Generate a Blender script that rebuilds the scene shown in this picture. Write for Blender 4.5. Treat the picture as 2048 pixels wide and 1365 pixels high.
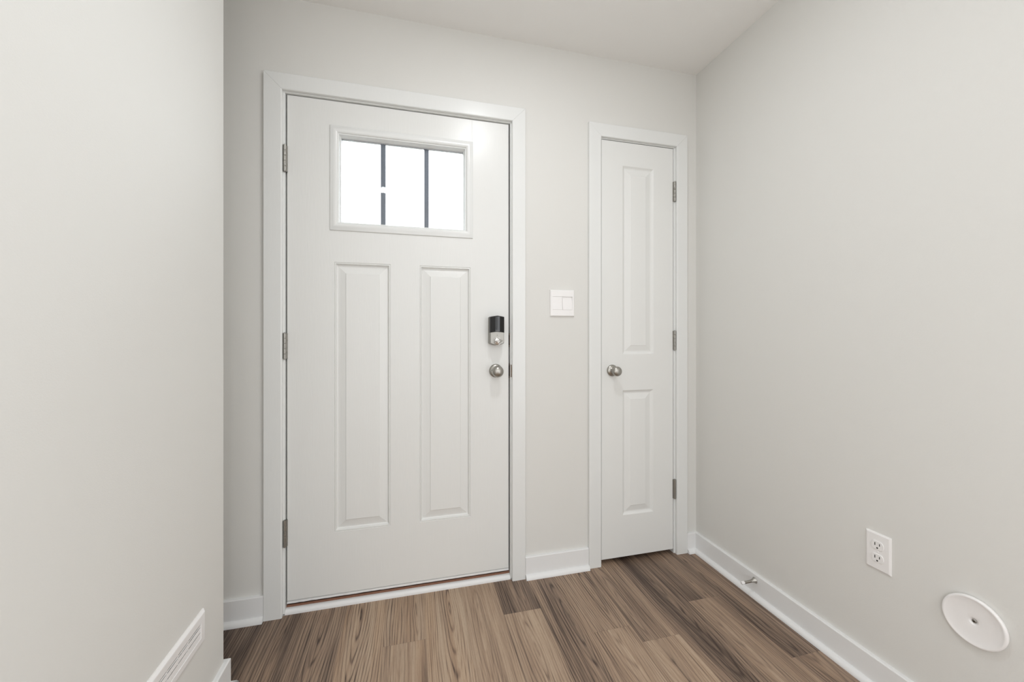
import bpy, bmesh, math, random
from mathutils import Vector, Matrix

for o in list(bpy.data.objects):
    bpy.data.objects.remove(o, do_unlink=True)
sc = bpy.context.scene
COL = sc.collection

# ------------------------------------------------------------------ camera
cam_d = bpy.data.cameras.new('camera')
cam_d.sensor_fit = 'HORIZONTAL'
cam_d.sensor_width = 36.0
cam_d.lens = 36.0 * 788.5 / 2048.0
cam_d.shift_y = -15.3 / 2048.0
cam_d.clip_start = 0.02
cam = bpy.data.objects.new('camera', cam_d)
COL.objects.link(cam)
cam.location = (0.0, -1.74, 1.121)
cam.rotation_euler = (math.pi / 2, 0, -0.25123)
sc.camera = cam

# ------------------------------------------------------------------ world, lamps, added fill lights, exposure
world = bpy.data.worlds.new('overcast_sky')
sc.world = world
world.use_nodes = True
bg = world.node_tree.nodes['Background']
bg.inputs['Color'].default_value = (0.93, 0.98, 1.04, 1)
bg.inputs['Strength'].default_value = 8.0

def area(name, loc, size, power, rot=(0, 0, 0), color=(1, 1, 1), shape='DISK', size_y=None, spread=180):
    d = bpy.data.lights.new(name, 'AREA')
    d.shape = shape
    d.size = size
    if size_y:
        d.size_y = size_y
    d.energy = power
    d.color = color
    d.spread = math.radians(spread)
    o = bpy.data.objects.new(name, d)
    o.location = loc
    o.rotation_euler = rot
    COL.objects.link(o)
    return o

LAMP = (0.98, 1.003, 1.03)
FILL_TINT = (0.975, 1.01, 1.06)
H90 = math.pi / 2
area('ceiling_lamp_by_the_door', (0.40, -0.88, 2.445), 0.13, 7.2, color=LAMP)
area('ceiling_lamp_in_the_hall', (-0.24, -2.02, 2.445), 0.15, 1.4, color=LAMP)
area('hall_fill_light', (0.42, -3.4, 2.445), 0.15, 13.0, color=LAMP)  # added fill from behind the camera; no known lamp hangs here
area('back_fill_light', (0.43, -5.85, 1.35), 1.8, 17.0, rot=(H90, 0, 0), color=FILL_TINT, shape='RECTANGLE', size_y=2.1)  # added fill standing in for daylight; the back wall has no window
area('left_fill_light', (-0.55, -2.9, 1.1), 1.4, 18.5, rot=(H90, 0, -H90), color=FILL_TINT, shape='RECTANGLE', size_y=2.0)  # added to brighten the right wall; the left wall is solid here
area('right_fill_light', (1.42, -2.9, 1.1), 1.4, 24.5, rot=(H90, 0, H90), color=FILL_TINT, shape='RECTANGLE', size_y=2.0)  # unseen fill panel added on a solid wall, no opening behind it

vs = sc.view_settings
sc.display_settings.display_device = 'sRGB'
vs.view_transform = 'Standard'
vs.look = 'None'
vs.gamma = 1.0
vs.use_curve_mapping = False
vs.exposure = 0.0
sc.cycles.diffuse_bounces = 8
sc.cycles.max_bounces = 14

# ------------------------------------------------------------------ materials
def srgb(r, g, b):
    def f(c):
        c /= 255.0
        return c / 12.92 if c <= 0.04045 else ((c + 0.055) / 1.055) ** 2.4
    return (f(r), f(g), f(b), 1.0)

def mat(name, color, rough=0.5, metal=0.0, bump=0.0, scale=(60, 60, 60), detail=3.0, spec=0.5, mottling=0.0):
    m = bpy.data.materials.new(name)
    m.use_nodes = True
    nt = m.node_tree
    p = nt.nodes['Principled BSDF']
    p.inputs['Base Color'].default_value = color
    p.inputs['Roughness'].default_value = rough
    p.inputs['Metallic'].default_value = metal
    p.inputs['Specular IOR Level'].default_value = spec
    tc = nt.nodes.new('ShaderNodeTexCoord')
    mp = nt.nodes.new('ShaderNodeMapping')
    mp.inputs['Scale'].default_value = scale
    nz = nt.nodes.new('ShaderNodeTexNoise')
    nz.inputs['Scale'].default_value = 1.0
    nz.inputs['Detail'].default_value = detail
    nt.links.new(tc.outputs['Object'], mp.inputs['Vector'])
    nt.links.new(mp.outputs['Vector'], nz.inputs['Vector'])
    if bump > 0:
        bp = nt.nodes.new('ShaderNodeBump')
        bp.inputs['Strength'].default_value = bump
        bp.inputs['Distance'].default_value = 0.002
        nt.links.new(nz.outputs['Fac'], bp.inputs['Height'])
        nt.links.new(bp.outputs['Normal'], p.inputs['Normal'])
    if mottling > 0:
        mr = nt.nodes.new('ShaderNodeMapRange')
        mr.inputs['To Min'].default_value = max(0.0, rough - mottling)
        mr.inputs['To Max'].default_value = rough + mottling
        nt.links.new(nz.outputs['Fac'], mr.inputs['Value'])
        nt.links.new(mr.outputs['Result'], p.inputs['Roughness'])
    return m

WALL_RGB = (0.705, 0.70, 0.675, 1)
M_wall = mat('warm_grey_wall_paint', WALL_RGB, 0.78, bump=0.10, scale=(350, 350, 350), spec=0.06)
M_ceil = mat('flat_ceiling_paint', (0.85, 0.845, 0.83, 1), 0.8, bump=0.10, scale=(300, 300, 300), spec=0.2)
M_trim = mat('white_semi_gloss_trim', (0.755, 0.765, 0.755, 1), 0.25, bump=0.10, scale=(110, 110, 14), spec=0.45)
M_base = mat('white_baseboard_paint', (0.79, 0.795, 0.795, 1), 0.35, bump=0.05, scale=(40, 40, 40), spec=0.5)
M_door = mat('white_front_door_paint', (0.75, 0.755, 0.74, 1), 0.30, bump=0.13, scale=(150, 150, 14), detail=5, spec=0.38)
M_door2 = mat('white_closet_door_paint', (0.755, 0.76, 0.745, 1), 0.42, bump=0.06, scale=(120, 120, 40), spec=0.45)
M_plastic = mat('white_plastic', (0.84, 0.83, 0.825, 1), 0.28, bump=0.02, scale=(200, 200, 200))
M_nickel = mat('satin_nickel', (0.42, 0.405, 0.375, 1), 0.34, metal=1.0, bump=0.04, scale=(400, 400, 60), mottling=0.06)
M_nickel2 = mat('dull_nickel_hinge', (0.36, 0.35, 0.325, 1), 0.36, metal=1.0, bump=0.05, scale=(300, 300, 60), mottling=0.08)
M_nickel_lock = mat('brushed_nickel_lock', (0.36, 0.35, 0.325, 1), 0.40, metal=1.0, bump=0.04, scale=(500, 500, 60), mottling=0.05)
M_silver = mat('polished_silver', (0.62, 0.61, 0.59, 1), 0.2, metal=1.0, scale=(300, 300, 300), mottling=0.04)
M_bronze = mat('worn_brass_strike', (0.40, 0.33, 0.27, 1), 0.4, metal=1.0, scale=(200, 200, 200), mottling=0.1)
M_black = mat('gloss_black_plastic', (0.004, 0.004, 0.005, 1), 0.12, scale=(300, 300, 300), mottling=0.03)
M_black2 = mat('satin_black_plastic', (0.016, 0.0155, 0.0155, 1), 0.30, bump=0.03, scale=(500, 500, 500), spec=0.22)
M_dark = mat('dark_opening', (0.015, 0.014, 0.013, 1), 0.7, bump=0.05, scale=(100, 100, 100))
M_rubber = mat('black_weatherstrip', (0.02, 0.019, 0.018, 1), 0.65, bump=0.1, scale=(100, 100, 100))
M_grey = mat('grey_lettering', (0.32, 0.32, 0.33, 1), 0.4, scale=(300, 300, 300), mottling=0.02)
M_mullion = mat('slate_grille_bar', (0.17, 0.185, 0.235, 1), 0.35, scale=(200, 200, 60), mottling=0.05)
M_caulk = mat('grey_glazing_caulk', (0.42, 0.425, 0.44, 1), 0.6, bump=0.3, scale=(80, 80, 80))
M_sill = mat('mahogany_sill', (0.24, 0.11, 0.065, 1), 0.5, bump=0.3, scale=(12, 150, 150))
M_duct = mat('shaded_duct', (0.05, 0.048, 0.046, 1), 0.6, metal=0.2, bump=0.1, scale=(50, 50, 50))  # near-black colour paints in the shade behind the louvers

def glass_mat():
    m = bpy.data.materials.new('clear_glass')
    m.use_nodes = True
    nt = m.node_tree
    nt.nodes.clear()
    out = nt.nodes.new('ShaderNodeOutputMaterial')
    tr = nt.nodes.new('ShaderNodeBsdfTransparent')
    tr.inputs['Color'].default_value = (0.96, 0.975, 0.97, 1)
    gl = nt.nodes.new('ShaderNodeBsdfGlossy')
    gl.inputs['Roughness'].default_value = 0.02
    fr = nt.nodes.new('ShaderNodeFresnel')
    fr.inputs['IOR'].default_value = 1.5
    nz = nt.nodes.new('ShaderNodeTexNoise')
    nz.inputs['Scale'].default_value = 3.0
    bp = nt.nodes.new('ShaderNodeBump')
    bp.inputs['Strength'].default_value = 0.01
    mx = nt.nodes.new('ShaderNodeMixShader')
    nt.links.new(nz.outputs['Fac'], bp.inputs['Height'])
    nt.links.new(bp.outputs['Normal'], gl.inputs['Normal'])
    nt.links.new(fr.outputs['Fac'], mx.inputs['Fac'])
    nt.links.new(tr.outputs[0], mx.inputs[1])
    nt.links.new(gl.outputs[0], mx.inputs[2])
    nt.links.new(mx.outputs[0], out.inputs['Surface'])
    return m
M_glass = glass_mat()

def floor_mat():
    m = bpy.data.materials.new('walnut_vinyl_planks')
    m.use_nodes = True
    nt = m.node_tree
    L = nt.links.new
    N = nt.nodes.new
    p = nt.nodes['Principled BSDF']
    uv = N('ShaderNodeUVMap'); uv.uv_map = 'grain'      # metres, shifted per plank
    lo = N('ShaderNodeUVMap'); lo.uv_map = 'local'      # metres from the plank's heart line
    at = N('ShaderNodeAttribute'); at.attribute_name = 'tone'

    def noise(scale, detail=4.0, rough=0.55, dist=0.0):
        mp = N('ShaderNodeMapping'); mp.inputs['Scale'].default_value = scale
        nz = N('ShaderNodeTexNoise')
        nz.inputs['Scale'].default_value = 1.0
        nz.inputs['Detail'].default_value = detail
        nz.inputs['Roughness'].default_value = rough
        nz.inputs['Distortion'].default_value = dist
        L(uv.outputs['UV'], mp.inputs['Vector']); L(mp.outputs['Vector'], nz.inputs['Vector'])
        return nz.outputs['Fac']

    def math_(op, a, b=None, c=None):
        n = N('ShaderNodeMath'); n.operation = op
        for i, v in enumerate((a, b, c)):
            if v is None: continue
            if isinstance(v, (int, float)): n.inputs[i].default_value = v
            else: L(v, n.inputs[i])
        return n.outputs[0]

    def rng(v, a, b, c, d, smooth=False):
        n = N('ShaderNodeMapRange')
        if smooth: n.interpolation_type = 'SMOOTHSTEP'
        L(v, n.inputs['Value'])
        for k, x in zip(('From Min', 'From Max', 'To Min', 'To Max'), (a, b, c, d)):
            n.inputs[k].default_value = x
        return n.outputs['Result']

    sep = N('ShaderNodeSeparateColor'); L(at.outputs['Color'], sep.inputs['Color'])
    tone, ring_amt, warm = sep.outputs[0], sep.outputs[1], sep.outputs[2]
    # broad lengthwise streaks
    broad = noise((17, 1.0, 1), 3.0, 0.5, 0.4)
    mid = noise((75, 1.5, 1), 3.0, 0.6, 0.4)
    line = noise((190, 2.2, 1), 2.0, 0.6, 0.3)
    fine = noise((420, 6, 1), 3.0, 0.6)
    fleck = noise((900, 45, 1), 2.0, 0.6)
    # heartwood rings: long ellipses about a point on the plank
    sl = N('ShaderNodeSeparateXYZ'); L(lo.outputs['UV'], sl.inputs[0])
    wob = noise((9, 1.3, 1), 2.0, 0.5)
    wob2 = noise((40, 5, 1), 2.0, 0.5)
    xx = math_('ADD', sl.outputs['X'], math_('MULTIPLY', math_('SUBTRACT', wob, 0.5), 0.055))
    yy = math_('MULTIPLY', sl.outputs['Y'], 0.085)
    d = math_('SQRT', math_('ADD', math_('MULTIPLY', xx, xx), math_('MULTIPLY', yy, yy)))
    d = math_('ADD', d, math_('MULTIPLY', math_('SUBTRACT', wob2, 0.5), 0.006))
    ph = math_('MULTIPLY', d, 2 * math.pi / 0.0085)
    ring = math_('POWER', math_('ADD', math_('MULTIPLY', math_('SINE', ph), 0.5), 0.5), 4.0)
    ring = math_('MULTIPLY', ring, rng(mid, 0.35, 0.62, 0.25, 1.0))
    ring = math_('MULTIPLY', ring, ring_amt)
    # tone value: 0 light tan .. 1 dark walnut
    t = math_('ADD', math_('MULTIPLY_ADD', tone, 1.40, -0.36), math_('MULTIPLY', math_('SUBTRACT', broad, 0.5), 1.15))
    t = math_('ADD', t, math_('MULTIPLY', math_('SUBTRACT', mid, 0.5), 0.50))
    t = math_('ADD', t, math_('MULTIPLY', math_('SUBTRACT', fine, 0.5), 1.0))
    t = math_('ADD', t, math_('MULTIPLY', rng(line, 0.50, 0.72, 0.0, 1.0), 0.34))
    t = math_('ADD', t, math_('MULTIPLY', math_('MULTIPLY', rng(d, 0.0, 0.0075, 1.0, 0.0), at.outputs['Alpha']), 0.55))
    t = math_('ADD', t, math_('MULTIPLY', ring, 0.62))
    ramp = N('ShaderNodeValToRGB')
    cr = ramp.color_ramp
    cr.elements[0].position = 0.0; cr.elements[0].color = srgb(181, 160, 138)
    cr.elements[1].position = 1.0; cr.elements[1].color = srgb(66, 53, 46)
    for pos, c in ((0.25, (164, 141, 120)), (0.5, (140, 119, 102)), (0.75, (106, 89, 77))):
        e = cr.elements.new(pos); e.color = srgb(*c)
    L(t, ramp.inputs['Fac'])
    warmc = N('ShaderNodeMix'); warmc.data_type = 'RGBA'; warmc.blend_type = 'MULTIPLY'
    L(math_('MULTIPLY', math_('MULTIPLY', warm, 0.6), rng(noise((25, 1.4, 1), 2.0), 0.4, 0.65, 0.0, 1.0)), warmc.inputs['Factor'])
    L(ramp.outputs['Color'], warmc.inputs[6]); warmc.inputs[7].default_value = (1.0, 0.90, 0.80, 1)
    fl = N('ShaderNodeMix'); fl.data_type = 'RGBA'; fl.blend_type = 'MULTIPLY'
    L(rng(fleck, 0.50, 0.72, 0.0, 0.35), fl.inputs['Factor'])
    L(warmc.outputs[2], fl.inputs[6]); fl.inputs[7].default_value = (0.62, 0.58, 0.55, 1)
    L(fl.outputs[2], p.inputs['Base Color'])
    L(rng(mid, 0.3, 0.7, 0.42, 0.55), p.inputs['Roughness'])
    p.inputs['Specular IOR Level'].default_value = 0.4
    bp = N('ShaderNodeBump'); bp.inputs['Strength'].default_value = 0.12; bp.inputs['Distance'].default_value = 0.001
    L(math_('ADD', fine, fleck), bp.inputs['Height']); L(bp.outputs['Normal'], p.inputs['Normal'])
    return m
M_floor = floor_mat()

# ------------------------------------------------------------------ mesh helpers
class MB:
    def __init__(self):
        self.v = []; self.f = []
    def add(self, verts, faces):
        n = len(self.v)
        self.v += [tuple(x) for x in verts]
        self.f += [tuple(i + n for i in fc) for fc in faces]
        return self
    def box(self, x0, x1, y0, y1, z0, z1):
        vs_ = [(x0, y0, z0), (x1, y0, z0), (x1, y1, z0), (x0, y1, z0), (x0, y0, z1), (x1, y0, z1), (x1, y1, z1), (x0, y1, z1)]
        return self.add(vs_, [(0, 3, 2, 1), (4, 5, 6, 7), (0, 1, 5, 4), (1, 2, 6, 5), (2, 3, 7, 6), (3, 0, 4, 7)])
    def loft(self, rings, cap=True):
        n = len(rings[0]); vv = [p for r in rings for p in r]; ff = []
        for k in range(len(rings) - 1):
            for i in range(n):
                j = (i + 1) % n
                ff.append((k * n + i, k * n + j, (k + 1) * n + j, (k + 1) * n + i))
        if cap:
            ff.append(tuple(range(n - 1, -1, -1)))
            ff.append(tuple((len(rings) - 1) * n + i for i in range(n)))
        return self.add(vv, ff)
    def lathe(self, prof, loc, axis, seg=40):
        """prof: (radius, height along axis)."""
        q = Vector((0, 0, 1)).rotation_difference(Vector(axis)).to_matrix()
        loc = Vector(loc); rings = []
        for r, h in prof:
            rings.append([loc + q @ Vector((max(r, 1e-5) * math.cos(2 * math.pi * i / seg), max(r, 1e-5) * math.sin(2 * math.pi * i / seg), h)) for i in range(seg)])
        return self.loft(rings)
    def build(self, name, material, parent=None, smooth=False, bevel=0.0, seg=2, weld=True, angle=35):
        me = bpy.data.meshes.new(name)
        me.from_pydata(self.v, [], self.f)
        bm = bmesh.new(); bm.from_mesh(me)
        if weld:
            bmesh.ops.remove_doubles(bm, verts=bm.verts, dist=1e-6)
        bmesh.ops.recalc_face_normals(bm, faces=bm.faces)
        if smooth:
            for f in bm.faces: f.smooth = True
            for e in bm.edges:
                if len(e.link_faces) == 2 and e.calc_face_angle(0) > math.radians(angle):
                    e.smooth = False
        bm.to_mesh(me); bm.free()
        me.materials.append(material)
        o = bpy.data.objects.new(name, me)
        COL.objects.link(o)
        if parent is not None:
            o.parent = parent
            o.matrix_parent_inverse = Matrix.Translation(-Vector(parent.location))
        if bevel > 0:
            md = o.modifiers.new('bevel', 'BEVEL')
            md.width = bevel; md.segments = seg; md.limit_method = 'ANGLE'; md.angle_limit = math.radians(40)
            md.harden_normals = False
        return o

def tag(o, label=None, cat=None, group=None, kind=None):
    if label: o['label'] = label
    if cat: o['category'] = cat
    if group: o['group'] = group
    if kind: o['kind'] = kind
    return o

def empty(name, loc):
    o = bpy.data.objects.new(name, None)
    o.empty_display_size = 0.05
    o.location = loc
    COL.objects.link(o)
    return o

def extrude(mb, prof, p0, p1, out, m0=0.0, m1=0.0):
    """profile (out, z) run from p0 to p1; ends mitred by m*out along the run."""
    p0 = Vector(p0); p1 = Vector(p1); out = Vector(out); d = (p1 - p0).normalized(); z = Vector((0, 0, 1))
    r0 = [p0 + out * o + z * h + d * (m0 * o) for o, h in prof]
    r1 = [p1 + out * o + z * h + d * (m1 * o) for o, h in prof]
    return mb.loft([r0, r1])

def panel_rings(mb, x0, x1, z0, z1, y, prof):
    rings = []
    for ins, dep in prof:
        rings.append([(x0 + ins, y + dep, z0 + ins), (x1 - ins, y + dep, z0 + ins), (x1 - ins, y + dep, z1 - ins), (x0 + ins, y + dep, z1 - ins)])
    n = len(mb.v); mb.v += [p for r in rings for p in r]
    for k in range(len(rings) - 1):
        for i in range(4):
            j = (i + 1) % 4
            mb.f.append((n + k * 4 + i, n + k * 4 + j, n + (k + 1) * 4 + j, n + (k + 1) * 4 + i))
    k = len(rings) - 1
    mb.f.append((n + k * 4, n + k * 4 + 1, n + k * 4 + 2, n + k * 4 + 3))

def door_slab(x0, x1, z0, z1, y0, y1, panels, prof, hole=None, chamfer=0.002, extra_x=(), grooves=()):
    mb = MB()
    c = chamfer
    xs = {x0 + c, x1 - c}; zs = {z0 + c, z1 - c}
    for a in panels + ([hole] if hole else []) + list(grooves):
        xs |= {a[0], a[1]}; zs |= {a[2], a[3]}
    xs = sorted(xs); zs = sorted(zs)
    def inside(cx, cz, r): return r[0] < cx < r[1] and r[2] < cz < r[3]
    for i in range(len(xs) - 1):
        for k in range(len(zs) - 1):
            cx = (xs[i] + xs[i + 1]) / 2; cz = (zs[k] + zs[k + 1]) / 2
            hol = hole and inside(cx, cz, hole)
            if not hol:
                mb.add([(xs[i], y1, zs[k]), (xs[i + 1], y1, zs[k]), (xs[i + 1], y1, zs[k + 1]), (xs[i], y1, zs[k + 1])], [(3, 2, 1, 0)])
            if hol or any(inside(cx, cz, r) for r in panels): continue
            if any(inside(cx, cz, r) for r in grooves): continue
            mb.add([(xs[i], y0, zs[k]), (xs[i + 1], y0, zs[k]), (xs[i + 1], y0, zs[k + 1]), (xs[i], y0, zs[k + 1])], [(0, 1, 2, 3)])
    for r in panels:
        panel_rings(mb, r[0], r[1], r[2], r[3], y0, prof)
    for r in grooves:
        g = 0.0005; xm = (r[0] + r[1]) / 2
        mb.add([(r[0], y0, r[2]), (xm, y0 + g, r[2]), (r[1], y0, r[2]), (r[0], y0, r[3]), (xm, y0 + g, r[3]), (r[1], y0, r[3])], [(0, 1, 4, 3), (1, 2, 5, 4)])
    fr = [(x0 + c, y0, z0 + c), (x1 - c, y0, z0 + c), (x1 - c, y0, z1 - c), (x0 + c, y0, z1 - c)]
    md = [(x0, y0 + c, z0), (x1, y0 + c, z0), (x1, y0 + c, z1), (x0, y0 + c, z1)]
    bk = [(x0, y1 - c, z0), (x1, y1 - c, z0), (x1, y1 - c, z1), (x0, y1 - c, z1)]
    b2 = [(x0 + c, y1, z0 + c), (x1 - c, y1, z0 + c), (x1 - c, y1, z1 - c), (x0 + c, y1, z1 - c)]
    mb.loft([fr, md, bk, b2], cap=False)
    if hole:
        h0 = [(hole[0], y0, hole[2]), (hole[1], y0, hole[2]), (hole[1], y0, hole[3]), (hole[0], y0, hole[3])]
        h1 = [(x, y1, z) for x, _, z in h0]
        mb.loft([h0, h1], cap=False)
    return mb

def casing_boards(mb, xl, xr, ztop, wl, wr, wt, th, y=0.0):
    """flat casing of three mitred boards on the wall plane y."""
    def prof(w):
        e = 0.0015
        return [(0, 0), (0, -th + e), (e, -th), (w - 0.004, -th), (w - 0.0012, -th + 0.0012), (w, -th + 0.004), (w, 0)]
    g = 0.00025
    pl, pr, pt = prof(wl), prof(wr), prof(wt)
    mb.loft([[(xl + a, y + b, 0.0) for a, b in pl], [(xl + a, y + b, ztop - a * wt / wl - g) for a, b in pl]])
    mb.loft([[(xl + a * wl / wt + g, y + b, ztop - a) for a, b in pt], [(xr - a * wr / wt - g, y + b, ztop - a) for a, b in pt]])
    mb.loft([[(xr - a, y + b, ztop - a * wt / wr - g) for a, b in pr], [(xr - a, y + b, 0.0) for a, b in pr]])

# ------------------------------------------------------------------ room shell
XL, XR, YE, ZC = -0.564, 1.43, -0.328, 2.457
NOOK = -0.95
YB = -6.0

# floor of individual planks (one covering, pattern in its mesh and material)
def build_floor():
    W = 0.1524; XO = 0.3596; rnd = random.Random(11)
    # column: list of (y_end_joint, tone above, tone below, rings above, rings below, warm)
    spec = {
        -7: (None, 0.78, 0.78, 0.4, 0.4, 0.3),
        -6: (None, 0.62, 0.62, 0.5, 0.5, 0.4),
        -5: (None, 0.48, 0.48, 0.8, 0.8, 0.4),
        -4: (None, 0.36, 0.36, 1.0, 1.0, 0.9),
        -3: (-0.262, 0.36, 0.44, 0.9, 0.3, 0.8),
        -2: (None, 0.30, 0.30, 1.0, 1.0, 0.8),
        -1: (None, 0.34, 0.34, 0.4, 0.4, 0.3),
        0: (-0.212, 0.66, 0.36, 0.5, 0.7, 0.2),
        1: (None, 0.54, 0.54, 0.7, 0.7, 0.3),
        2: (-0.388, 0.42, 0.40, 0.9, 0.6, 0.3),
        3: (-0.472, 0.52, 0.36, 0.5, 0.4, 0.3),
        4: (None, 0.72, 0.72, 0.6, 0.6, 0.3),
        5: (-0.328, 0.58, 0.46, 0.5, 0.4, 0.4),
        6: (-0.662, 0.66, 0.50, 0.5, 0.5, 0.5),
    }
    verts, faces, attr = [], [], []
    HEART = {(-4, 0): (-0.196, -0.071, 1.0), (-3, 0): (0.015, -0.10, 0), (-2, 0): (0.150, -0.12, 0), (-1, 0): (0.265, -0.255, 0.3),
             (0, 1): (0.43, -0.40, 0), (1, 0): (0.60, -0.30, 0), (2, 0): (0.765, -0.17, 0), (4, 0): (1.05, -0.05, 0),
             (-5, 0): (-0.32, -0.06, 0), (-6, 0): (-0.47, -0.20, 0)}
    L = 1.22
    for k in range(-10, 8):
        x0 = XO + k * W; x1 = x0 + W
        s = spec.get(k)
        if s is None:
            s = (-rnd.uniform(0.05, 1.1), rnd.uniform(0.3, 0.6), rnd.uniform(0.3, 0.6), 0.6, 0.6, 0.4)
        j = s[0] if s[0] is not None else -0.9 - 0.17 * (k % 3)
        ends = [0.75, j]
        while ends[-1] > YB - 0.1:
            ends.append(ends[-1] - L)
        for n in range(len(ends) - 1):
            ya, yb = ends[n], ends[n + 1]
            if n == 0: tone, ring = s[1], s[3]
            elif n == 1 and s[0] is not None: tone, ring = s[2], s[4]
            else: tone, ring = rnd.uniform(0.3, 0.65), rnd.uniform(0.3, 1)
            xa, xb = max(x0, NOOK - 0.15), min(x1, XR + 0.02)
            ya = min(ya, 0.75); yb = max(yb, YB - 0.1)
            if xb <= xa or ya <= yb: continue
            i = len(verts); g = 0.0002
            verts += [(xa + g, yb + g, 0), (xb - g, yb + g, 0), (xb - g, ya - g, 0), (xa + g, ya - g, 0)]
            faces.append((i, i + 1, i + 2, i + 3))
            seed = (rnd.uniform(0, 50), rnd.uniform(0, 50))
            heart = ((x0 + x1) / 2 + rnd.uniform(-0.045, 0.045), rnd.uniform(-0.55, 0.05) if n < 2 else ya - rnd.uniform(0.2, 1.0))
            hk = HEART.get((k, n))
            if hk: heart = hk[:2]
            attr.append((tone, ring, s[5], seed, heart, hk[2] if hk else 0.0))
    me = bpy.data.meshes.new('floor')
    # dark sub floor just below, seen only in the hairline seams
    i = len(verts)
    verts += [(NOOK - 0.15, YB - 0.1, -0.0006), (XR + 0.02, YB - 0.1, -0.0006), (XR + 0.02, 0.75, -0.0006), (NOOK - 0.15, 0.75, -0.0006)]
    faces.append((i, i + 1, i + 2, i + 3)); attr.append((1.0, 0, 0, (0, 0), (0, 0), 0.0))
    me.from_pydata(verts, [], faces)
    u1 = me.uv_layers.new(name='grain'); u2 = me.uv_layers.new(name='local')
    me.color_attributes.new('tone', 'FLOAT_COLOR', 'CORNER')
    u1 = me.uv_layers['grain']; u2 = me.uv_layers['local']; ca = me.color_attributes['tone']
    for p in me.polygons:
        tone, ring, warm, seed, heart, knot = attr[p.index]
        for li in p.loop_indices:
            v = me.vertices[me.loops[li].vertex_index].co
            u1.data[li].uv = (v.x + seed[0], v.y + seed[1])
            u2.data[li].uv = (v.x - heart[0], v.y - heart[1])
            ca.data[li].color = (tone, ring, warm, knot)
    me.materials.append(M_floor)
    o = bpy.data.objects.new('floor', me); COL.objects.link(o)
    tag(o, kind='structure')
build_floor()

def struct(name, mb, m, **kw):
    return tag(mb.build(name, m, **kw), kind='structure')

struct('ceiling', MB().box(NOOK - 0.15, XR + 0.12, YB - 0.12, 0.80, ZC, ZC + 0.12), M_ceil)
T = 0.12
D1 = (-0.4995, 0.4545, 2.0945)      # front door rough opening
D2 = (0.876, 1.3125, 2.0765)        # closet rough opening
mb = MB()
for a, b, z0, z1 in ((NOOK - 0.15, D1[0], 0, ZC), (D1[0], D1[1], D1[2], ZC), (D1[1], D2[0], 0, ZC), (D2[0], D2[1], D2[2], ZC), (D2[1], XR, 0, ZC)):
    mb.box(a, b, 0, T, z0, z1)
struct('wall_front', mb, M_wall, weld=False)
struct('wall_right', MB().box(XR, XR + 0.12, YB, 0.80, 0, ZC), M_wall)
IY0, IY1, IZ0, IZ1 = -0.8270, -0.4835, 0.2860, 0.3260           # duct opening behind the register
mb = MB().box(NOOK, XL, YB, IY0, 0, ZC).box(NOOK, XL, IY0, IY1, 0, IZ0).box(NOOK, XL, IY0, IY1, IZ1, ZC).box(NOOK, XL - 0.06, IY0, IY1, IZ0, IZ1)
cor = [(NOOK, IY1), (XL, IY1)] + [(XL - 0.003 + 0.003 * math.cos(a), YE - 0.003 + 0.003 * math.sin(a)) for a in [math.pi / 2 * i / 6 for i in range(7)]] + [(NOOK, YE)]
mb.loft([[(x, y, 0) for x, y in cor], [(x, y, ZC) for x, y in cor]])
struct('wall_left', mb, M_wall, weld=False)
struct('wall_nook', MB().box(NOOK - 0.12, NOOK, YB, 0.0, 0, ZC), M_wall)
struct('wall_back', MB().box(NOOK - 0.12, XR + 0.12, YB - 0.12, YB, 0, ZC), M_wall)
struct('wall_closet', MB().box(0.66, 0.70, T, 0.80, 0, ZC).box(0.70, XR, 0.70, 0.80, 0, ZC), M_wall, weld=False)

struct('ground', MB().box(-30, 30, 0.14, 40, -0.30, -0.16), mat('outdoor_concrete', (0.30, 0.295, 0.285, 1), 0.85, bump=0.2, scale=(20, 20, 20)))

# baseboards with shoe moulding
BB = [(0, 0), (0.014, 0), (0.014, 0.0945), (0.0125, 0.0968), (0.010, 0.0975), (0, 0.0975)]
SH = [(0.014, 0.0), (0.0305, 0.0), (0.0303, 0.004), (0.0285, 0.0095), (0.0255, 0.0140), (0.0212, 0.0175), (0.0165, 0.0190), (0.014, 0.0190)]
def baseboard(name, p0, p1, out, m0=0, m1=0, extra=None):
    b = MB(); extrude(b, BB, p0, p1, out, m0, m1)
    s = MB(); extrude(s, SH, p0, p1, out, m0, m1)
    if extra:
        extrude(b, BB, *extra); extrude(s, SH, *extra)
    o = struct(name, b, M_base)
    tag(s.build('shoe_moulding', M_base, o, smooth=True), kind='structure')
    return o
baseboard('baseboard_front_left', (NOOK, 0, 0), (-0.5562, 0, 0), (0, -1, 0))
baseboard('baseboard_front_middle', (0.5075, 0, 0), (0.8205, 0, 0), (0, -1, 0))
baseboard('baseboard_front_right', (1.3675, 0, 0), (XR, 0, 0), (0, -1, 0), 0, -1)
baseboard('baseboard_right', (XR, YB, 0), (XR, 0, 0), (-1, 0, 0), 0, -1)
baseboard('baseboard_left', (XL, YB, 0), (XL, YE, 0), (1, 0, 0), 0, 1, extra=((NOOK, YE, 0), (XL, YE, 0), (0, 1, 0), 0, 1))

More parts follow.
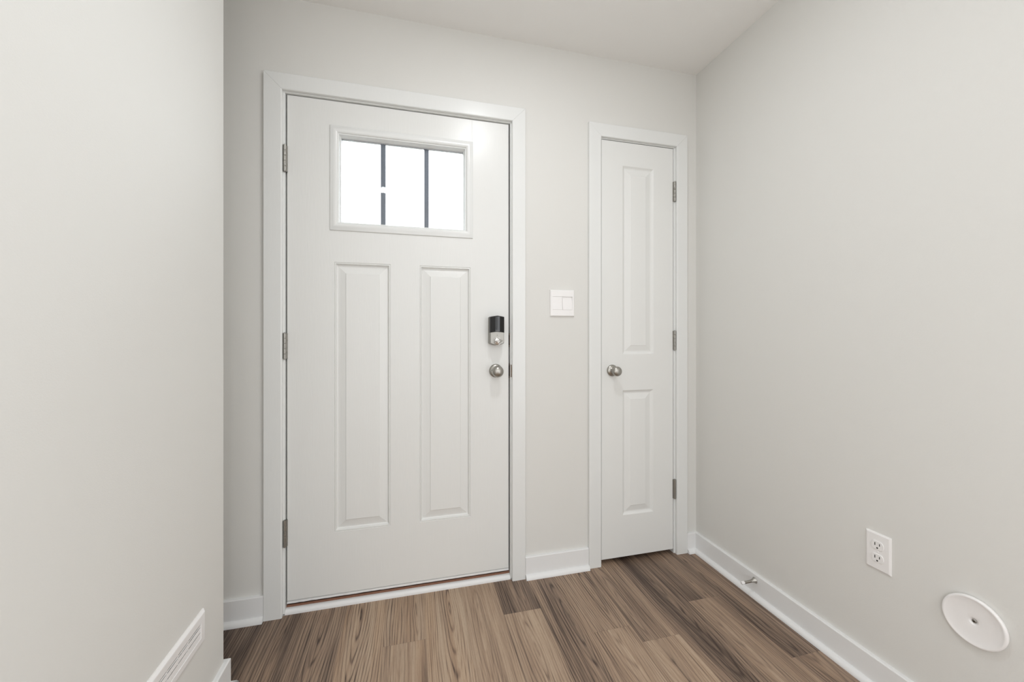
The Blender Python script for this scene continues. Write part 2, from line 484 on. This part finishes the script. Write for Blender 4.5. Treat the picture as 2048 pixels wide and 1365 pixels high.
# ------------------------------------------------------------------ casings and jambs
mb = MB(); casing_boards(mb, -0.5560, 0.5065, 2.1460, 0.0652, 0.0622, 0.0635, 0.016)
c1 = struct('trim_1', mb, M_trim, weld=False)
mb = MB()
mb.box(D1[0], -0.4835, 0.0, T, 0, 2.0780).box(0.4385, D1[1], 0.0, T, 0, 2.0780).box(D1[0], D1[1], 0.0, T, 2.0780, D1[2])
j1 = tag(mb.build('door_jamb', M_trim, c1, bevel=0.0015, weld=False), kind='structure')
mb = MB()
mb.box(-0.4835, -0.468, 0.054, 0.075, 0.02, 2.078).box(0.4235, 0.4385, 0.054, 0.075, 0.02, 2.078).box(-0.468, 0.4235, 0.054, 0.075, 2.062, 2.078)
tag(mb.build('weatherstrip', M_rubber, c1, weld=False), kind='structure')

mb = MB(); casing_boards(mb, 0.8218, 1.3668, 2.1308, 0.0640, 0.0618, 0.0630, 0.016)
c2 = struct('trim_2', mb, M_trim, weld=False)
mb = MB()
mb.box(D2[0], 0.8915, 0.0, T, 0, 2.0640).box(1.2965, D2[1], 0.0, T, 0, 2.0640).box(D2[0], D2[1], 0.0, T, 2.0640, D2[2])
tag(mb.build('door_jamb', M_trim, c2, bevel=0.0015, weld=False), kind='structure')
mb = MB()
mb.box(0.8915, 0.903, 0.037, 0.07, 0, 2.064).box(1.285, 1.2965, 0.037, 0.07, 0, 2.064).box(0.903, 1.285, 0.037, 0.07, 2.05, 2.064)
tag(mb.build('door_stop_moulding', M_trim, c2, weld=False), kind='structure')

# threshold of the front door: mahogany sill with a white strip in front
mb = MB().box(-0.4835, 0.4385, 0.0185, T, 0.0, 0.0275)
c3 = struct('trim_3', mb, M_sill, bevel=0.002)
prof = [(0.0, 0.0), (0.0, 0.0), (0.0005, 0.006), (0.003, 0.0115), (0.0075, 0.0160), (0.013, 0.0185), (0.0185, 0.0190), (0.0185, 0.0)]
mb = MB()
P = [(0.0, 0.0), (0.0, 0.005), (0.0015, 0.0105), (0.005, 0.0155), (0.010, 0.0185), (0.0185, 0.0195), (0.0185, 0.0)]
mb.loft([[(-0.4905, y, z) for y, z in P], [(0.4445, y, z) for y, z in P]])
c4 = struct('trim_4', mb, M_base, smooth=True)

# strike plates and latch openings on the right jamb
def strike(z, h, lip):
    m = MB()
    m.box(0.4372, 0.4386, 0.004, 0.040, z - h / 2, z + h / 2)
    if lip:
        rings = []
        for k in range(7):
            a = k / 6 * math.pi / 2
            cx, cy = 0.4372 + 0.0066 * math.sin(a), 0.004 - 0.0070 * (1 - math.cos(a)) - 0.006 * math.sin(a)
            hh = (h * 0.5) * (0.86 if k < 5 else (0.72 if k == 5 else 0.55))
            rings.append([(cx, cy, z - hh), (cx + 0.0014, cy + 0.0008, z - hh), (cx + 0.0014, cy + 0.0008, z + hh), (cx, cy, z + hh)])
        m.loft(rings)
    s = m.build('strike_plate', M_bronze, c1, weld=False)
    MB().box(0.4364, 0.4374, 0.006, 0.030, z - h * 0.36, z + h * 0.36).build('latch_hole', M_dark, s)
    return s
strike(0.950, 0.066, True)
strike(1.090, 0.062, False)

# ------------------------------------------------------------------ hinges
def hinge(parent, x, y, zc, h, side, mat_, r=0.0060):
    """side +1: door leaf to the right of the barrel, -1: to the left."""
    hg = MB()
    n = 5; kh = h / n
    for k in range(n):
        z0 = zc - h / 2 + k * kh + 0.0003; z1 = zc - h / 2 + (k + 1) * kh - 0.0003
        hg.lathe([(r * 0.93, 0), (r, 0.0006), (r, kh - 0.0012), (r * 0.93, kh - 0.0006)], (x, y, z0), (0, 0, 1), 24)
    o = hg.build('hinge', mat_, parent, smooth=True, weld=False)
    p = MB().lathe([(r * 0.55, 0), (r * 0.55, 0.0016), (r * 0.3, 0.0024)], (x, y, zc + h / 2), (0, 0, 1), 20)
    p.lathe([(r * 0.55, 0), (r * 0.55, 0.0016), (r * 0.3, 0.0024)], (x, y, zc - h / 2), (0, 0, -1), 20)
    p.build('hinge_pin', mat_, o, smooth=True, weld=False)
    xe = x + side * (r + 0.0004)
    lf = MB().box(min(x + side * 0.002, xe + side * 0.0022), max(x + side * 0.002, xe + side * 0.0022), y + 0.002, y + 0.0125, zc - h / 2 + 0.001, zc + h / 2 - 0.001)
    lf.build('hinge_leaf', mat_, o, bevel=0.0005)
    for dz in (-0.22, 0.22):
        MB().lathe([(0.0028, 0), (0.0028, 0.0014), (0.0015, 0.0026)], (xe + side * 0.0004, y + 0.004, zc + dz * h), (side * 0.6, -0.8, 0), 14).build('hinge_screw', mat_, o, smooth=True)
    return o

# ------------------------------------------------------------------ round knob
def knob(parent, x, yface, z, head_r, rose_r, reach, depth, pin=None):
    ax = (0, -1, 0)
    hp = [(0.0, reach * 0.40), (0.0105, reach * 0.40), (0.0108, reach - depth * 0.93)]
    for i in range(1, 17):                                   # flattened ball
        a = math.radians(-62 + 152 * i / 16)
        hp.append((head_r * math.cos(a) ** 0.9 if i < 16 else 0.0, reach + depth * math.sin(a)))
    k = MB().lathe(hp, (x, yface, z), ax, 48)
    o = k.build('door_knob', M_nickel, parent, smooth=True, angle=60)
    r = MB().lathe([(rose_r, 0), (rose_r, 0.003), (rose_r * 0.985, 0.0050), (rose_r * 0.93, 0.0075), (rose_r * 0.80, 0.0100), (rose_r * 0.62, 0.0120),
                    (0.0150, 0.0150), (0.0125, 0.0180), (0.0110, 0.0230), (0.0, 0.0230)], (x, yface, z), ax, 48)
    r.build('rose', M_nickel, o, smooth=True, angle=60)
    if pin:
        MB().lathe([(0.0026, 0), (0.0026, 0.0128), (0.0012, 0.0134)], (x + pin[0], yface, z + pin[1]), ax, 14).build('pin_hole', M_dark, o, smooth=True)
    return o

# ------------------------------------------------------------------ front door
FY = 0.007
LX0, LX1, LZ0, LZ1 = -0.3205, 0.2680, 1.5435, 1.9745        # lite frame, outer
PAN = [(-0.3050, -0.0830, 0.3045, 1.4140), (0.0370, 0.2580, 0.3045, 1.4140)]
PROF1 = [(0, 0), (0.0016, 0.0026), (0.0034, 0.0008), (0.0050, 0.0002), (0.0066, 0.0008), (0.0082, 0.0060), (0.0105, 0.0100), (0.0135, 0.0112),
         (0.0300, 0.0066), (0.0440, 0.0030), (0.0465, 0.0008)]
slab = door_slab(-0.4790, 0.4330, 0.0500, 2.0750, FY, 0.052, PAN, PROF1, hole=(LX0 + 0.012, LX1 - 0.012, LZ0 + 0.012, LZ1 - 0.012),
                 grooves=[(0.2632, 0.2650, LZ1 - 0.004, 2.073)])
door1 = slab.build('door_1', M_door, None)
tag(door1, 'wide white two-panel front door with a three-light window near its top', 'door', kind='structure')

# window moulding: a mitred ring
LP = [(0.0, 0.0), (0.0, -0.0030), (0.0020, -0.0052), (0.0060, -0.0066), (0.0120, -0.0100), (0.0170, -0.0115), (0.0225, -0.0112), (0.0275, -0.0090),
      (0.0305, -0.0060), (0.0318, -0.0030), (0.0350, -0.0024), (0.0362, 0.0030), (0.0395, 0.0105), (0.0410, 0.0150), (0.0410, 0.0230), (0.0200, 0.0230), (0.0130, 0.0)]
mb = MB(); rings = []
for cx, cz, sx, sz in ((LX0, LZ0, 1, 1), (LX1, LZ0, -1, 1), (LX1, LZ1, -1, -1), (LX0, LZ1, 1, -1)):
    rings.append([(cx + sx * a, FY + b, cz + sz * a) for a, b in LP])
rings.append(rings[0])
mb.loft(rings, cap=False)
lite = mb.build('window_frame', M_trim, door1, smooth=True, angle=28)
GX0, GX1, GZ0, GZ1 = LX0 + 0.0405, LX1 - 0.0405, LZ0 + 0.0405, LZ1 - 0.0405
mb = MB(); a = 0.020                                                    # matching moulding outside
rings = []
for cx, cz, sx, sz in ((LX0, LZ0, 1, 1), (LX1, LZ0, -1, 1), (LX1, LZ1, -1, -1), (LX0, LZ1, 1, -1)):
    rings.append([(cx + sx * p, y, cz + sz * p) for p, y in ((0.0, 0.052), (0.002, 0.060), (0.030, 0.060), (0.041, 0.050), (0.041, 0.0445), (0.0125, 0.0445), (0.0125, 0.052))])
rings.append(rings[0]); mb.loft(rings, cap=False)
mb.build('outer_frame', M_trim, lite, smooth=True, angle=28)
MB().box(LX0 + 0.022, LX1 - 0.022, FY + 0.0230, FY + 0.0260, LZ0 + 0.022, LZ1 - 0.022).build('glass_pane', M_glass, lite)
for x in (-0.1150, 0.0668):
    MB().box(x - 0.0105, x + 0.0105, FY + 0.0275, FY + 0.0335, LZ0 + 0.030, LZ1 - 0.030).build('grille_bar', M_mullion, lite, bevel=0.001)
# uneven caulk bead along the top edge of the glass
rn = random.Random(4)
mb = MB(); rings = []
N_ = 60
for i in range(N_ + 1):
    x = GX0 - 0.004 + (GX1 - GX0 + 0.008) * i / N_
    h = 0.0052 + 0.0016 * math.sin(i * 0.9) * rn.uniform(0.2, 1) + rn.uniform(-0.0012, 0.0012)
    if i < 7: h *= 0.55 + 0.06 * i
    rings.append([(x, FY + 0.0222, GZ1 + 0.004), (x, FY + 0.0205, GZ1 - h * 0.4), (x, FY + 0.0215, GZ1 - h * 0.9), (x, FY + 0.0229, GZ1 - h)])
mb.loft(rings)
mb.build('caulk_bead', M_caulk, lite, smooth=True)

# bottom cap and sweep
rn = random.Random(9)
mb = MB(); rings = []
for i in range(61):
    x = -0.4785 + 0.9110 * i / 60
    d = rn.uniform(0, 0.0012) if i < 25 else rn.uniform(0, 0.0005)
    rings.append([(x, FY - 0.0008, 0.0486 - d * 0.4), (x, FY - 0.0012, 0.0405 + d), (x, FY + 0.005, 0.0392 + d), (x, 0.050, 0.0392), (x, 0.050, 0.0486)])
mb.loft(rings)
mb.build('bottom_cap', M_base, door1)
MB().box(-0.4785, 0.4325, 0.022, 0.048, 0.0290, 0.0395).build('door_sweep', M_rubber, door1)

for zc, h in ((1.8158, 0.106), (1.0708, 0.103), (0.3260, 0.106)):
    hinge(door1, -0.4842, -0.0030, zc, h, 1, M_nickel2, 0.0062)

knob(door1, 0.3722, FY, 0.9520, 0.0262, 0.0305, 0.0430, 0.0210, pin=(-0.0190, 0.0030))

# keyless deadbolt, inside half
LKX, LKW, LZT, LZB, LD = 0.3700, 0.0310, 1.1965, 1.0685, 0.0420
def outline(w, zt, zb, arch_t, arch_b, r, n=8):
    pts = []
    for i in range(n + 1):                       # top, left to right, slightly arched
        t = -1 + 2 * i / n; pts.append((t * (w - r), zt - arch_t * t * t))
    pts.append((w, zt - arch_t - r)); pts.append((w, zb + arch_b + r))
    for i in range(n + 1):
        t = 1 - 2 * i / n; pts.append((t * (w - r), zb + arch_b * t * t))
    pts.append((-w, zb + arch_b + r)); pts.append((-w, zt - arch_t - r))
    return pts
def plate(mb, pts, cx, layers):
    zc = sum(p[1] for p in pts) / len(pts)
    rings = []
    for sc_, y in layers:
        rings.append([(cx + x * (1 - sc_ / 0.031), y, zc + (z - zc) * (1 - sc_ / 0.064)) for x, z in pts])
    mb.loft(rings)
lk = MB()
body = outline(LKW, LZT, LZB, 0.0035, 0.0075, 0.002)
plate(lk, body, LKX, ((-0.0012, FY), (-0.0012, FY - 0.004), (0.0, FY - 0.006), (0.0, FY - LD + 0.004), (0.0008, FY - LD + 0.0012), (0.0022, FY - LD)))
lock = lk.build('deadbolt_lock', M_nickel_lock, door1, smooth=True, angle=30)
def strip(x0, x1, d0, d1, up, lo):
    def sec(x, d):
        t = abs(x) / 0.0318
        zt, zb = LZT + up - 0.0052 * t, lo - 0.0050 * t
        return [(LKX + x, FY - 0.014, zb), (LKX + x, FY - 0.014, zt), (LKX + x, FY - d + 0.0016, zt), (LKX + x, FY - d, zt - 0.0016), (LKX + x, FY - d, zb)]
    return [sec(x0, d0), sec(x1, d1)]
cv = MB()
r0 = strip(-0.0318, -0.0110, 0.0425, 0.0500, 0.0030, 1.1290); r1 = strip(0.0110, 0.0318, 0.0500, 0.0425, 0.0030, 1.1290)
cm = strip(-0.0110, 0.0, 0.0500, 0.0510, 0.0030, 1.1290)[1]
cv.loft([r0[0], r0[1], cm, r1[0], r1[1]])
cov = cv.build('battery_cover', M_black2, lock)
gs = MB(); rr_ = []
for x in (-0.0100, 0.0, 0.0100):
    t = abs(x) / 0.0318; y = FY - 0.0500 - 0.0010 * (1 - abs(x) / 0.011)
    rr_.append([(LKX + x, y + 0.0006, 1.1300 - 0.005 * t), (LKX + x, y - 0.0005, 1.1300 - 0.005 * t), (LKX + x, y - 0.0005, LZT + 0.0010 - 0.0052 * t), (LKX + x, y + 0.0006, LZT + 0.0010 - 0.0052 * t)])
gs.loft(rr_); gs.build('gloss_strip', M_black, cov)
cu = bpy.data.curves.new('lettering', 'FONT')
cu.body = 'Kwikset'; cu.size = 0.0056; cu.align_x = 'CENTER'; cu.extrude = 0.0002
tx = bpy.data.objects.new('lettering_source', cu); COL.objects.link(tx)
bpy.context.view_layer.update()
me = bpy.data.meshes.new_from_object(tx.evaluated_get(bpy.context.evaluated_depsgraph_get()))
bpy.data.objects.remove(tx, do_unlink=True)
me.transform(Matrix.Translation((LKX, FY - 0.0518, 1.1325)) @ Matrix.Rotation(math.pi / 2, 4, 'X'))
me.materials.clear(); me.materials.append(M_grey)
lt = bpy.data.objects.new('lettering', me); COL.objects.link(lt); lt.parent = lock
tz = 1.0865
tp = MB().lathe([(0.0180, 0), (0.0180, 0.002), (0.0172, 0.0034), (0.0160, 0.0036), (0.0150, 0.0026), (0.0146, 0.0060), (0.0138, 0.0085), (0.0115, 0.0098), (0.0, 0.0100)],
                (LKX, FY - LD, tz), (0, -1, 0), 40)
turn = tp.build('thumb_turn', M_silver, lock, smooth=True, angle=40)
wing = MB(); rings = []
for i in range(9):
    s = -0.013 + 0.034 * i / 8
    hh = 0.0052 - 0.0012 * abs(i - 4) / 4; dd = 0.008 + 0.006 * math.sin(math.pi * i / 8)
    ca_, sa_ = math.cos(0.10), math.sin(0.10)
    rings.append([(LKX + s * ca_, FY - LD - 0.008, tz + s * sa_ - hh), (LKX + s * ca_, FY - LD - 0.008 - dd, tz + s * sa_ - hh * 0.45),
                  (LKX + s * ca_, FY - LD - 0.008 - dd, tz + s * sa_ + hh * 0.45), (LKX + s * ca_, FY - LD - 0.008, tz + s * sa_ + hh)])
wing.loft(rings); wing.build('turn_wing', M_silver, lock, smooth=True, bevel=0.0008)
MB().lathe([(0.0014, 0), (0.0014, 0.0006), (0.0, 0.0008)], (LKX - 0.0005, FY - LD - 0.0002, 1.1130), (0, -1, 0), 12).build('indicator', M_dark, lock)

# ------------------------------------------------------------------ closet door
PAN2 = [(1.0070, 1.1815, 1.0175, 1.9460), (1.0070, 1.1795, 0.2260, 0.8415)]
PROF2 = [(0, 0), (0.0015, 0.0004), (0.0045, 0.0030), (0.0080, 0.0062), (0.0115, 0.0080), (0.0150, 0.0085), (0.0180, 0.0082), (0.0300, 0.0055), (0.0420, 0.0028), (0.0450, 0.0014)]
slab = door_slab(0.8940, 1.2935, 0.0225, 2.0605, 0.0, 0.035, PAN2, PROF2, chamfer=0.0015)
door2 = slab.build('door_2', M_door2, None)
tag(door2, 'narrow white two-panel closet door with a nickel knob on its left', 'door', kind='structure')
for zc, h in ((1.8420, 0.100), (1.0855, 0.097), (0.3300, 0.097)):
    hinge(door2, 1.2985, -0.0060, zc, h, -1, M_nickel2, 0.0062)
knob(door2, 0.9500, 0.0, 0.9400, 0.0235, 0.0285, 0.0500, 0.0150)

# ------------------------------------------------------------------ light switch
SX, SZ = 0.6890, 1.2625
sw = empty('light_switch', (SX, 0.0, SZ))
tag(sw, 'white double rocker light switch on the wall between the two doors', 'light switch')
hx, hz, th = 0.0607, 0.0617, 0.0088
mb = MB()
W2 = (0.0490, 0.0309)          # opening half sizes
def ring_plate(mb, cx, cz, outer, inner, plane, axis='y'):
    rings = []
    for (ha, hb, d) in outer + inner:
        pts = [(-ha, -hb), (ha, -hb), (ha, hb), (-ha, hb)]
        if axis == 'y': rings.append([(cx + a, plane - d, cz + b) for a, b in pts])
        else: rings.append([(plane - d, cx + a, cz + b) for a, b in pts])
    rings.append(rings[0])
    mb.loft(rings, cap=False)
ring_plate(mb, SX, SZ, [(hx, hz, 0), (hx, hz, th * 0.45), (hx - 0.0012, hz - 0.0012, th * 0.8), (hx - 0.004, hz - 0.004, th)], [(W2[0], W2[1], th), (W2[0], W2[1], 0)], 0.0)
mb.build('cover_plate', M_plastic, sw)
for s, cx in ((1, SX - 0.02475), (-1, SX + 0.02475)):
    a = 0.0241; b = 0.0307
    t0, t1 = (0.0078, 0.0096) if s > 0 else (0.0046, 0.0100)
    mid = 0.0074
    mb = MB()
    mb.loft([[(cx - a, 0, SZ + b), (cx + a, 0, SZ + b), (cx + a, -t0, SZ + b), (cx - a, -t0, SZ + b)],
             [(cx - a, 0, SZ), (cx + a, 0, SZ), (cx + a, -mid, SZ), (cx - a, -mid, SZ)],
             [(cx - a, 0, SZ - b), (cx + a, 0, SZ - b), (cx + a, -t1, SZ - b), (cx - a, -t1, SZ - b)]])
    mb.build('rocker', M_plastic, sw, bevel=0.0008)

# ------------------------------------------------------------------ wall outlet
OY, OZ = -0.8235, 0.4320
ou = empty('wall_outlet', (XR, OY, OZ))
tag(ou, 'white duplex power outlet low on the right wall', 'outlet')
mb = MB()
hy, hz, th = 0.0345, 0.0582, 0.0058
rings = []
for ha, hb, d in ((hy, hz, 0), (hy, hz, th * 0.35), (hy - 0.001, hz - 0.001, th * 0.7), (hy - 0.0045, hz - 0.0045, th)):
    rings.append([(XR - d, OY + a, OZ + b) for a, b in ((-ha, -hb), (ha, -hb), (ha, hb), (-ha, hb))])
mb.loft(rings)
mb.build('cover_plate', M_plastic, ou)
for dz in (0.0205, -0.0195):
    zc = OZ + dz
    pts = []
    for i in range(48):
        a = 2 * math.pi * i / 48
        pts.append((0.0172 * math.cos(a), max(-0.0130, min(0.0130, 0.0172 * math.sin(a)))))
    mb = MB()
    mb.loft([[(XR - d, OY + a * k, zc + b * k) for a, b in pts] for d, k in ((0.004, 1), (th + 0.0012, 1), (th + 0.0020, 0.96))])
    rc = mb.build('receptacle', M_plastic, ou, smooth=True, angle=40)
    f = XR - th - 0.0021
    MB().box(f - 0.0002, f + 0.001, OY + 0.0052, OY + 0.0074, zc - 0.0012, zc + 0.0078).build('slot', M_dark, rc)
    MB().box(f - 0.0002, f + 0.001, OY - 0.0074, OY - 0.0052, zc - 0.0004, zc + 0.0070).build('slot', M_dark, rc)
    MB().lathe([(0.0025, -0.001), (0.0025, 0.0002), (0.0, 0.0002)], (f, OY, zc - 0.0078), (-1, 0, 0), 16).build('ground_hole', M_dark, rc)
MB().lathe([(0.0030, 0), (0.0030, 0.0010), (0.0, 0.0016)], (XR - th + 0.0002, OY, OZ), (-1, 0, 0), 16).build('screw', M_plastic, ou, smooth=True)

# ------------------------------------------------------------------ round cleanout cover
CY, CZ, CR = -1.0430, 0.3690, 0.0632
cl = empty('cleanout_cover', (XR, CY, CZ))
tag(cl, 'round white dished cover plate screwed low to the right wall', 'cover plate')
mb = MB().lathe([(CR - 0.004, 0.0005), (CR - 0.001, 0.004), (CR, 0.0075), (CR - 0.0006, 0.0100), (CR - 0.0022, 0.0120), (CR - 0.0046, 0.0128), (CR - 0.0065, 0.0122),
                 (CR * 0.80, 0.0105), (CR * 0.55, 0.0090), (CR * 0.30, 0.0082), (0.0105, 0.0078), (0.0085, 0.0072), (0.0058, 0.0040), (0.0, 0.0038)], (XR, CY, CZ), (-1, 0, 0), 72)
mb.build('dished_plate', M_plastic, cl, smooth=True, angle=60)
scw = MB().lathe([(0.0046, 0), (0.0046, 0.0018), (0.0036, 0.0030), (0.0, 0.0036)], (XR - 0.0036, CY, CZ), (-1, 0, 0), 24).build('screw', M_nickel2, cl, smooth=True)
f = XR - 0.0036 - 0.0037
MB().box(f - 0.0001, f + 0.0008, CY - 0.0024, CY + 0.0024, CZ - 0.0005, CZ + 0.0005).box(f - 0.0001, f + 0.0008, CY - 0.0005, CY + 0.0005, CZ - 0.0024, CZ + 0.0024).build('cross_slot', M_dark, scw, weld=False)

# ------------------------------------------------------------------ spring door stop
DY, DZ = -0.3745, 0.0715
ds = empty('door_stop', (XR - 0.014, DY, DZ))
tag(ds, 'nickel door stop with white rubber tip on the right baseboard', 'door stop')
x0 = XR - 0.014
prof = [(0.0125, 0.0), (0.0125, 0.0012), (0.0108, 0.0030), (0.0085, 0.0075), (0.0068, 0.0130), (0.0056, 0.0200)]
MB().lathe(prof + [(0.0, 0.0200)], (x0, DY, DZ), (-1, 0.10, -0.10), 32).build('base', M_nickel, ds, smooth=True, angle=60)
pr = [(0.0, 0.018)]
for k in range(28):
    h = 0.0185 + k * 0.00125
    pr += [(0.0048, h), (0.0055, h + 0.0006)]
pr.append((0.0, 0.0185 + 28 * 0.00125))
MB().lathe(pr, (x0, DY, DZ), (-1, 0.10, -0.10), 20).build('spring', M_nickel, ds, smooth=True, angle=80)
MB().lathe([(0.0, 0.051), (0.0060, 0.051), (0.0066, 0.053), (0.0066, 0.060), (0.0058, 0.0640), (0.0, 0.0650)], (x0, DY, DZ), (-1, 0.10, -0.10), 24).build('rubber_tip', M_plastic, ds, smooth=True, angle=60)

# ------------------------------------------------------------------ air register on the left wall
RY0, RY1, RZ0, RZ1 = -0.852, -0.4575, 0.2635, 0.3525
rg = empty('air_register', (XL, (RY0 + RY1) / 2, RZ0))
tag(rg, 'white slatted air register low on the left wall', 'air register')
mb = MB(); rings = []
def rr(y0, y1, z0, z1, d): return [(XL + d, y0, z0), (XL + d, y1, z0), (XL + d, y1, z1), (XL + d, y0, z1)]
for ins, d in ((0, 0.0), (0.0, 0.0025), (0.0055, 0.0080), (0.0075, 0.0086)):
    rings.append(rr(RY0 + ins, RY1 - ins, RZ0 + ins, RZ1 - ins, d))
rings.append(rr(IY0 - 0.001, IY1 + 0.001, IZ0 - 0.001, IZ1 + 0.001, 0.0086))
rings.append(rr(IY0, IY1, IZ0, IZ1, 0.0075))
rings.append(rr(IY0, IY1, IZ0, IZ1, 0.0004))
rings.append(rings[0])
mb.loft(rings, cap=False)
frame = mb.build('register_frame', M_plastic, rg)
e = 0.0004
mb = MB()
mb.loft([[(XL - 0.0005, IY0 + e, IZ0 + e), (XL - 0.0005, IY1 - e, IZ0 + e), (XL - 0.0005, IY1 - e, IZ1 - e), (XL - 0.0005, IY0 + e, IZ1 - e)],
         [(XL - 0.0590, IY0 + e, IZ0 + e), (XL - 0.0590, IY1 - e, IZ0 + e), (XL - 0.0590, IY1 - e, IZ1 - e), (XL - 0.0590, IY0 + e, IZ1 - e)]], cap=False)
mb.box(XL - 0.0595, XL - 0.0588, IY0 + e, IY1 - e, IZ0 + e, IZ1 - e)
mb.build('duct', M_duct, rg, weld=False)
for z0, z1 in ((0.3186, 0.3210), (0.3036, 0.3148), (0.2864, 0.3002)):
    mb = MB()
    prof_ = [(0.0058, z0), (0.0070, z0 + 0.0006), (0.0062, z1), (0.0048, z1), (0.0046, z0)]
    mb.loft([[(XL + a, IY0 + e, z) for a, z in prof_], [(XL + a, IY1 - e, z) for a, z in prof_]])
    mb.build('louver', M_plastic, rg)
y = -0.5449
while y > IY0 + 0.02:
    MB().box(XL - 0.0080, XL + 0.0066, y - 0.0014, y + 0.0014, IZ0 + e, IZ1 - e).build('divider', M_plastic, rg)
    y -= 0.0458
